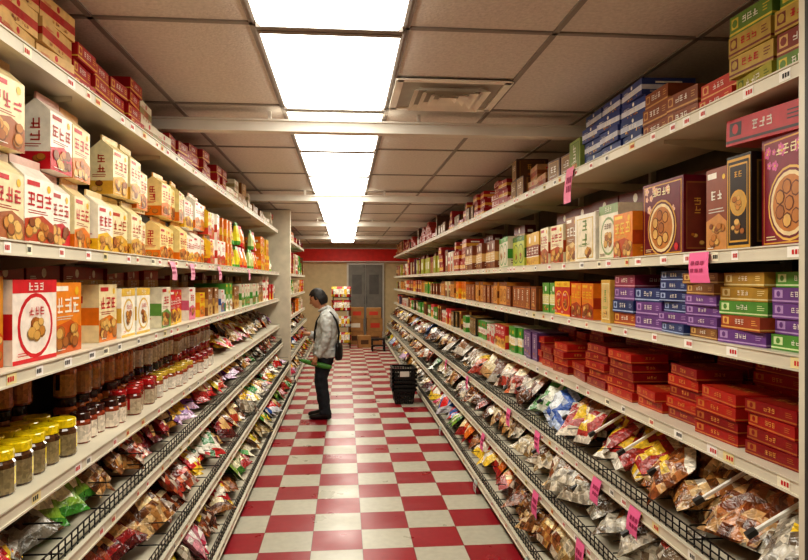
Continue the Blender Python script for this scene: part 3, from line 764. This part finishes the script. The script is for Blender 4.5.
skin_obj('collar', [(.08, -.03, 1.235), (.03, -.055, 1.265), (-.02, -.035, 1.288), (-.035, 0, 1.292), (-.02, .035, 1.288), (.03, .055, 1.265), (.08, .03, 1.235)], [(i, i+1) for i in range(6)], [.014, .018, .02, .02, .02, .018, .014], JACK)
def head_pts(scale, hair=False):
    nu, nv = 36, 26; vs = []; fs = []
    for j_ in range(nv + 1):
        ph = math.pi*j_/nv
        for i in range(nu):
            th = 2*math.pi*i/nu
            x, y, z = math.sin(ph)*math.cos(th), math.sin(ph)*math.sin(th), math.cos(ph)
            px, py, pz = .095*x, .076*y, .112*z
            if z < 0 and not hair:
                py *= 1 + .28*z; px = px*(1 + .1*z) + .022*(-z)
                if x < 0: px *= 1 + .25*z
            if not hair:
                gs = lambda cy, cz, s: math.exp(-((y - cy)**2 + (z - cz)**2)/s) if x > 0 else 0
                px += .028*gs(0, -.16, .022) + .006*gs(0, .22, .06) - .010*gs(.33, .06, .03) - .010*gs(-.33, .06, .03) + .007*gs(0, -.48, .02) + .011*gs(0, -.85, .03) - .004*gs(0, -.36, .006)
            else:
                w = 1 + .03*math.sin(9*th) + .02*math.sin(23*th + 2*z)
                px *= w; py *= w
                if z < -.1: px -= .006; py *= 1.04
            vs.append((px*scale, py*scale, pz*scale))
    for j_ in range(nv):
        for i in range(nu):
            a = j_*nu + i; b_ = j_*nu + (i+1) % nu
            ph = math.pi*(j_+.5)/nv; th = 2*math.pi*(i+.5)/nu
            x, z = math.sin(ph)*math.cos(th), math.cos(ph)
            if hair and ((x > .55 and z < .6) or (x > .28 and z < .35) or (x > .05 and z < -.1) or z < -.72): continue
            fs.append((a, a + nu, b_ + nu, b_))
    return vs, fs
HM = Matrix.Translation((.085, 0, 1.39)) @ Matrix.Rotation(math.radians(24), 4, 'Y') @ Matrix.Scale(.98, 4)
mb = MB(); mb.M = HM
vs, fs = head_pts(1.0); mb.mesh(vs, fs, 'a8775a')
for s_ in (-1, 1):
    e = [(.015 + .016*math.cos(t), s_*(.078 + .008*(1 + math.cos(t + 3.1))*.5), -.01 + .027*math.sin(t)) for t in [i*math.pi/5 for i in range(10)]]
    for i in range(10): mb.face([e[i], e[(i+1) % 10], (.015, s_*.074, -.01)])
    mb.face(e)
mb.build('head', [SKIN], smooth=True, parent=man)
mb = MB(); mb.M = HM; vs, fs = head_pts(1.1, True); mb.mesh(vs, fs, '15110f'); hr = mb.build('hair', [HAIR], smooth=True, parent=man)
sd = hr.modifiers.new('t', 'SOLIDIFY'); sd.thickness = .014; sd.offset = -1
mb = MB(); mb.M = HM
for s_ in (-1, 1):
    mb.box(.076, .0835, s_*.028 - .011, s_*.028 + .011, .002, .011, m=0); mb.box(.081, .091, s_*.028 - .014, s_*.028 + .014, .022, .026, m=1)
mb.box(.092, .1005, -.018, .018, -.056, -.05, m=2)
mb.build('eyes_brows_mouth', [simple('eye', '201510', .2), HAIR, simple('lips', '8a4a40', .5)], parent=man)
def hand(name, wrist, dirv, palmn, side_, curl, s=1.0):
    d = Vector(dirv).normalized(); nn = Vector(palmn); nn = (nn - d*nn.dot(d)).normalized(); sd_ = d.cross(nn).normalized()*side_
    w = Vector(wrist); V = []; E = []; RR = []; roots = []
    def chain(pts, rs):
        b_ = len(V); roots.append(b_)
        for i, p in enumerate(pts):
            V.append(tuple(p)); RR.append(rs[i])
            if i: E.append((b_ + i - 1, b_ + i))
    chain([w - d*.03, w + d*.02, w + d*.055, w + d*.085], [.024, .027, .034, .03])
    for q, (o_, L_) in enumerate(((-.028, .068), (-.009, .078), (.010, .073), (.028, .058))):
        p = w + d*.075 + sd_*o_; ang = 0; pts = [p]
        for k in range(3):
            ang += curl; dd = d*math.cos(ang) + nn*math.sin(ang)
            p = p + dd*L_*(.42, .32, .26)[k]; pts.append(p)
        chain(pts, [.0095, .009, .0085, .007])
    p = w + d*.03 - sd_*.03
    t1 = p + (d*.6 - sd_*.6 + nn*.5).normalized()*.035; t2 = t1 + (d*.7 + nn*.7).normalized()*.03
    chain([p, t1, t2], [.013, .011, .009])
    return skin_obj(name, V, E, RR, SKIN, roots, 1)
hand('hand_left', (.078, .205, .735), (.25, .05, -1), (0, -1, 0), 1, .75)
hand('hand_right', (.21, -.09, .965), (1, .1, .15), (0, 1, 0), -1, .45)
skin_obj('green_gourd', [(-.10, .165, .605), (.0, .165, .625), (.1, .165, .65), (.19, .165, .67), (.25, .165, .685), (.275, .165, .69)], [(i, i+1) for i in range(5)], [.024, .035, .034, .03, .018, .006], simple('gourd_green', '3f7a24', .5, noise=.3, nscale=30))
mb = MB(); mb.M = Matrix.Translation((.31, -.07, .90)) @ Matrix.Rotation(math.pi/2 + .3, 4, 'Z') @ Matrix.Rotation(-.3, 4, 'X'); bag(mb, .09, .12, .025, ('c02a2a', 'e8e0d0', 'e8c23a'), 0)
mb.build('snack_packet', [PLASTIC, CLEARBAG], parent=man)
body_part('shoulder_bag', [[(-.155, .04, .68, .035, .10), (-.16, .04, .72, .045, .12), (-.16, .04, .84, .042, .12), (-.155, .04, .88, .025, .10)]], SHOE, smooth=3)
skin_obj('bag_strap', [(-.155, .07, .87), (-.17, .10, 1.0), (-.145, .11, 1.13), (-.07, .11, 1.235), (.03, .09, 1.22), (.095, .06, 1.12), (.125, .0, 1.0), (.14, -.06, .88)], [(i, i+1) for i in range(7)], [.013]*8, SHOE, sub=1)

# ------------------------------------------------------------ world, camera
w = bpy.data.worlds.new('world'); bpy.context.scene.world = w; w.use_nodes = True
w.node_tree.nodes['Background'].inputs[0].default_value = (.5, .45, .4, 1); w.node_tree.nodes['Background'].inputs[1].default_value = .05
cam = bpy.data.cameras.new('camera'); co = bpy.data.objects.new('camera', cam); bpy.context.collection.objects.link(co)
cam.sensor_width = 36; cam.lens = 36*650/808
co.location = (0, 0, H); co.rotation_euler = (math.pi/2, 0, -math.radians(5.187))
cam.clip_start = .02
bpy.context.scene.camera = co
vs_ = bpy.context.scene.view_settings
vs_.view_transform = 'Standard'; vs_.exposure = 0.0
for lk in ('Medium High Contrast', 'Standard - Medium High Contrast'):
    try: vs_.look = lk; break
    except Exception: pass
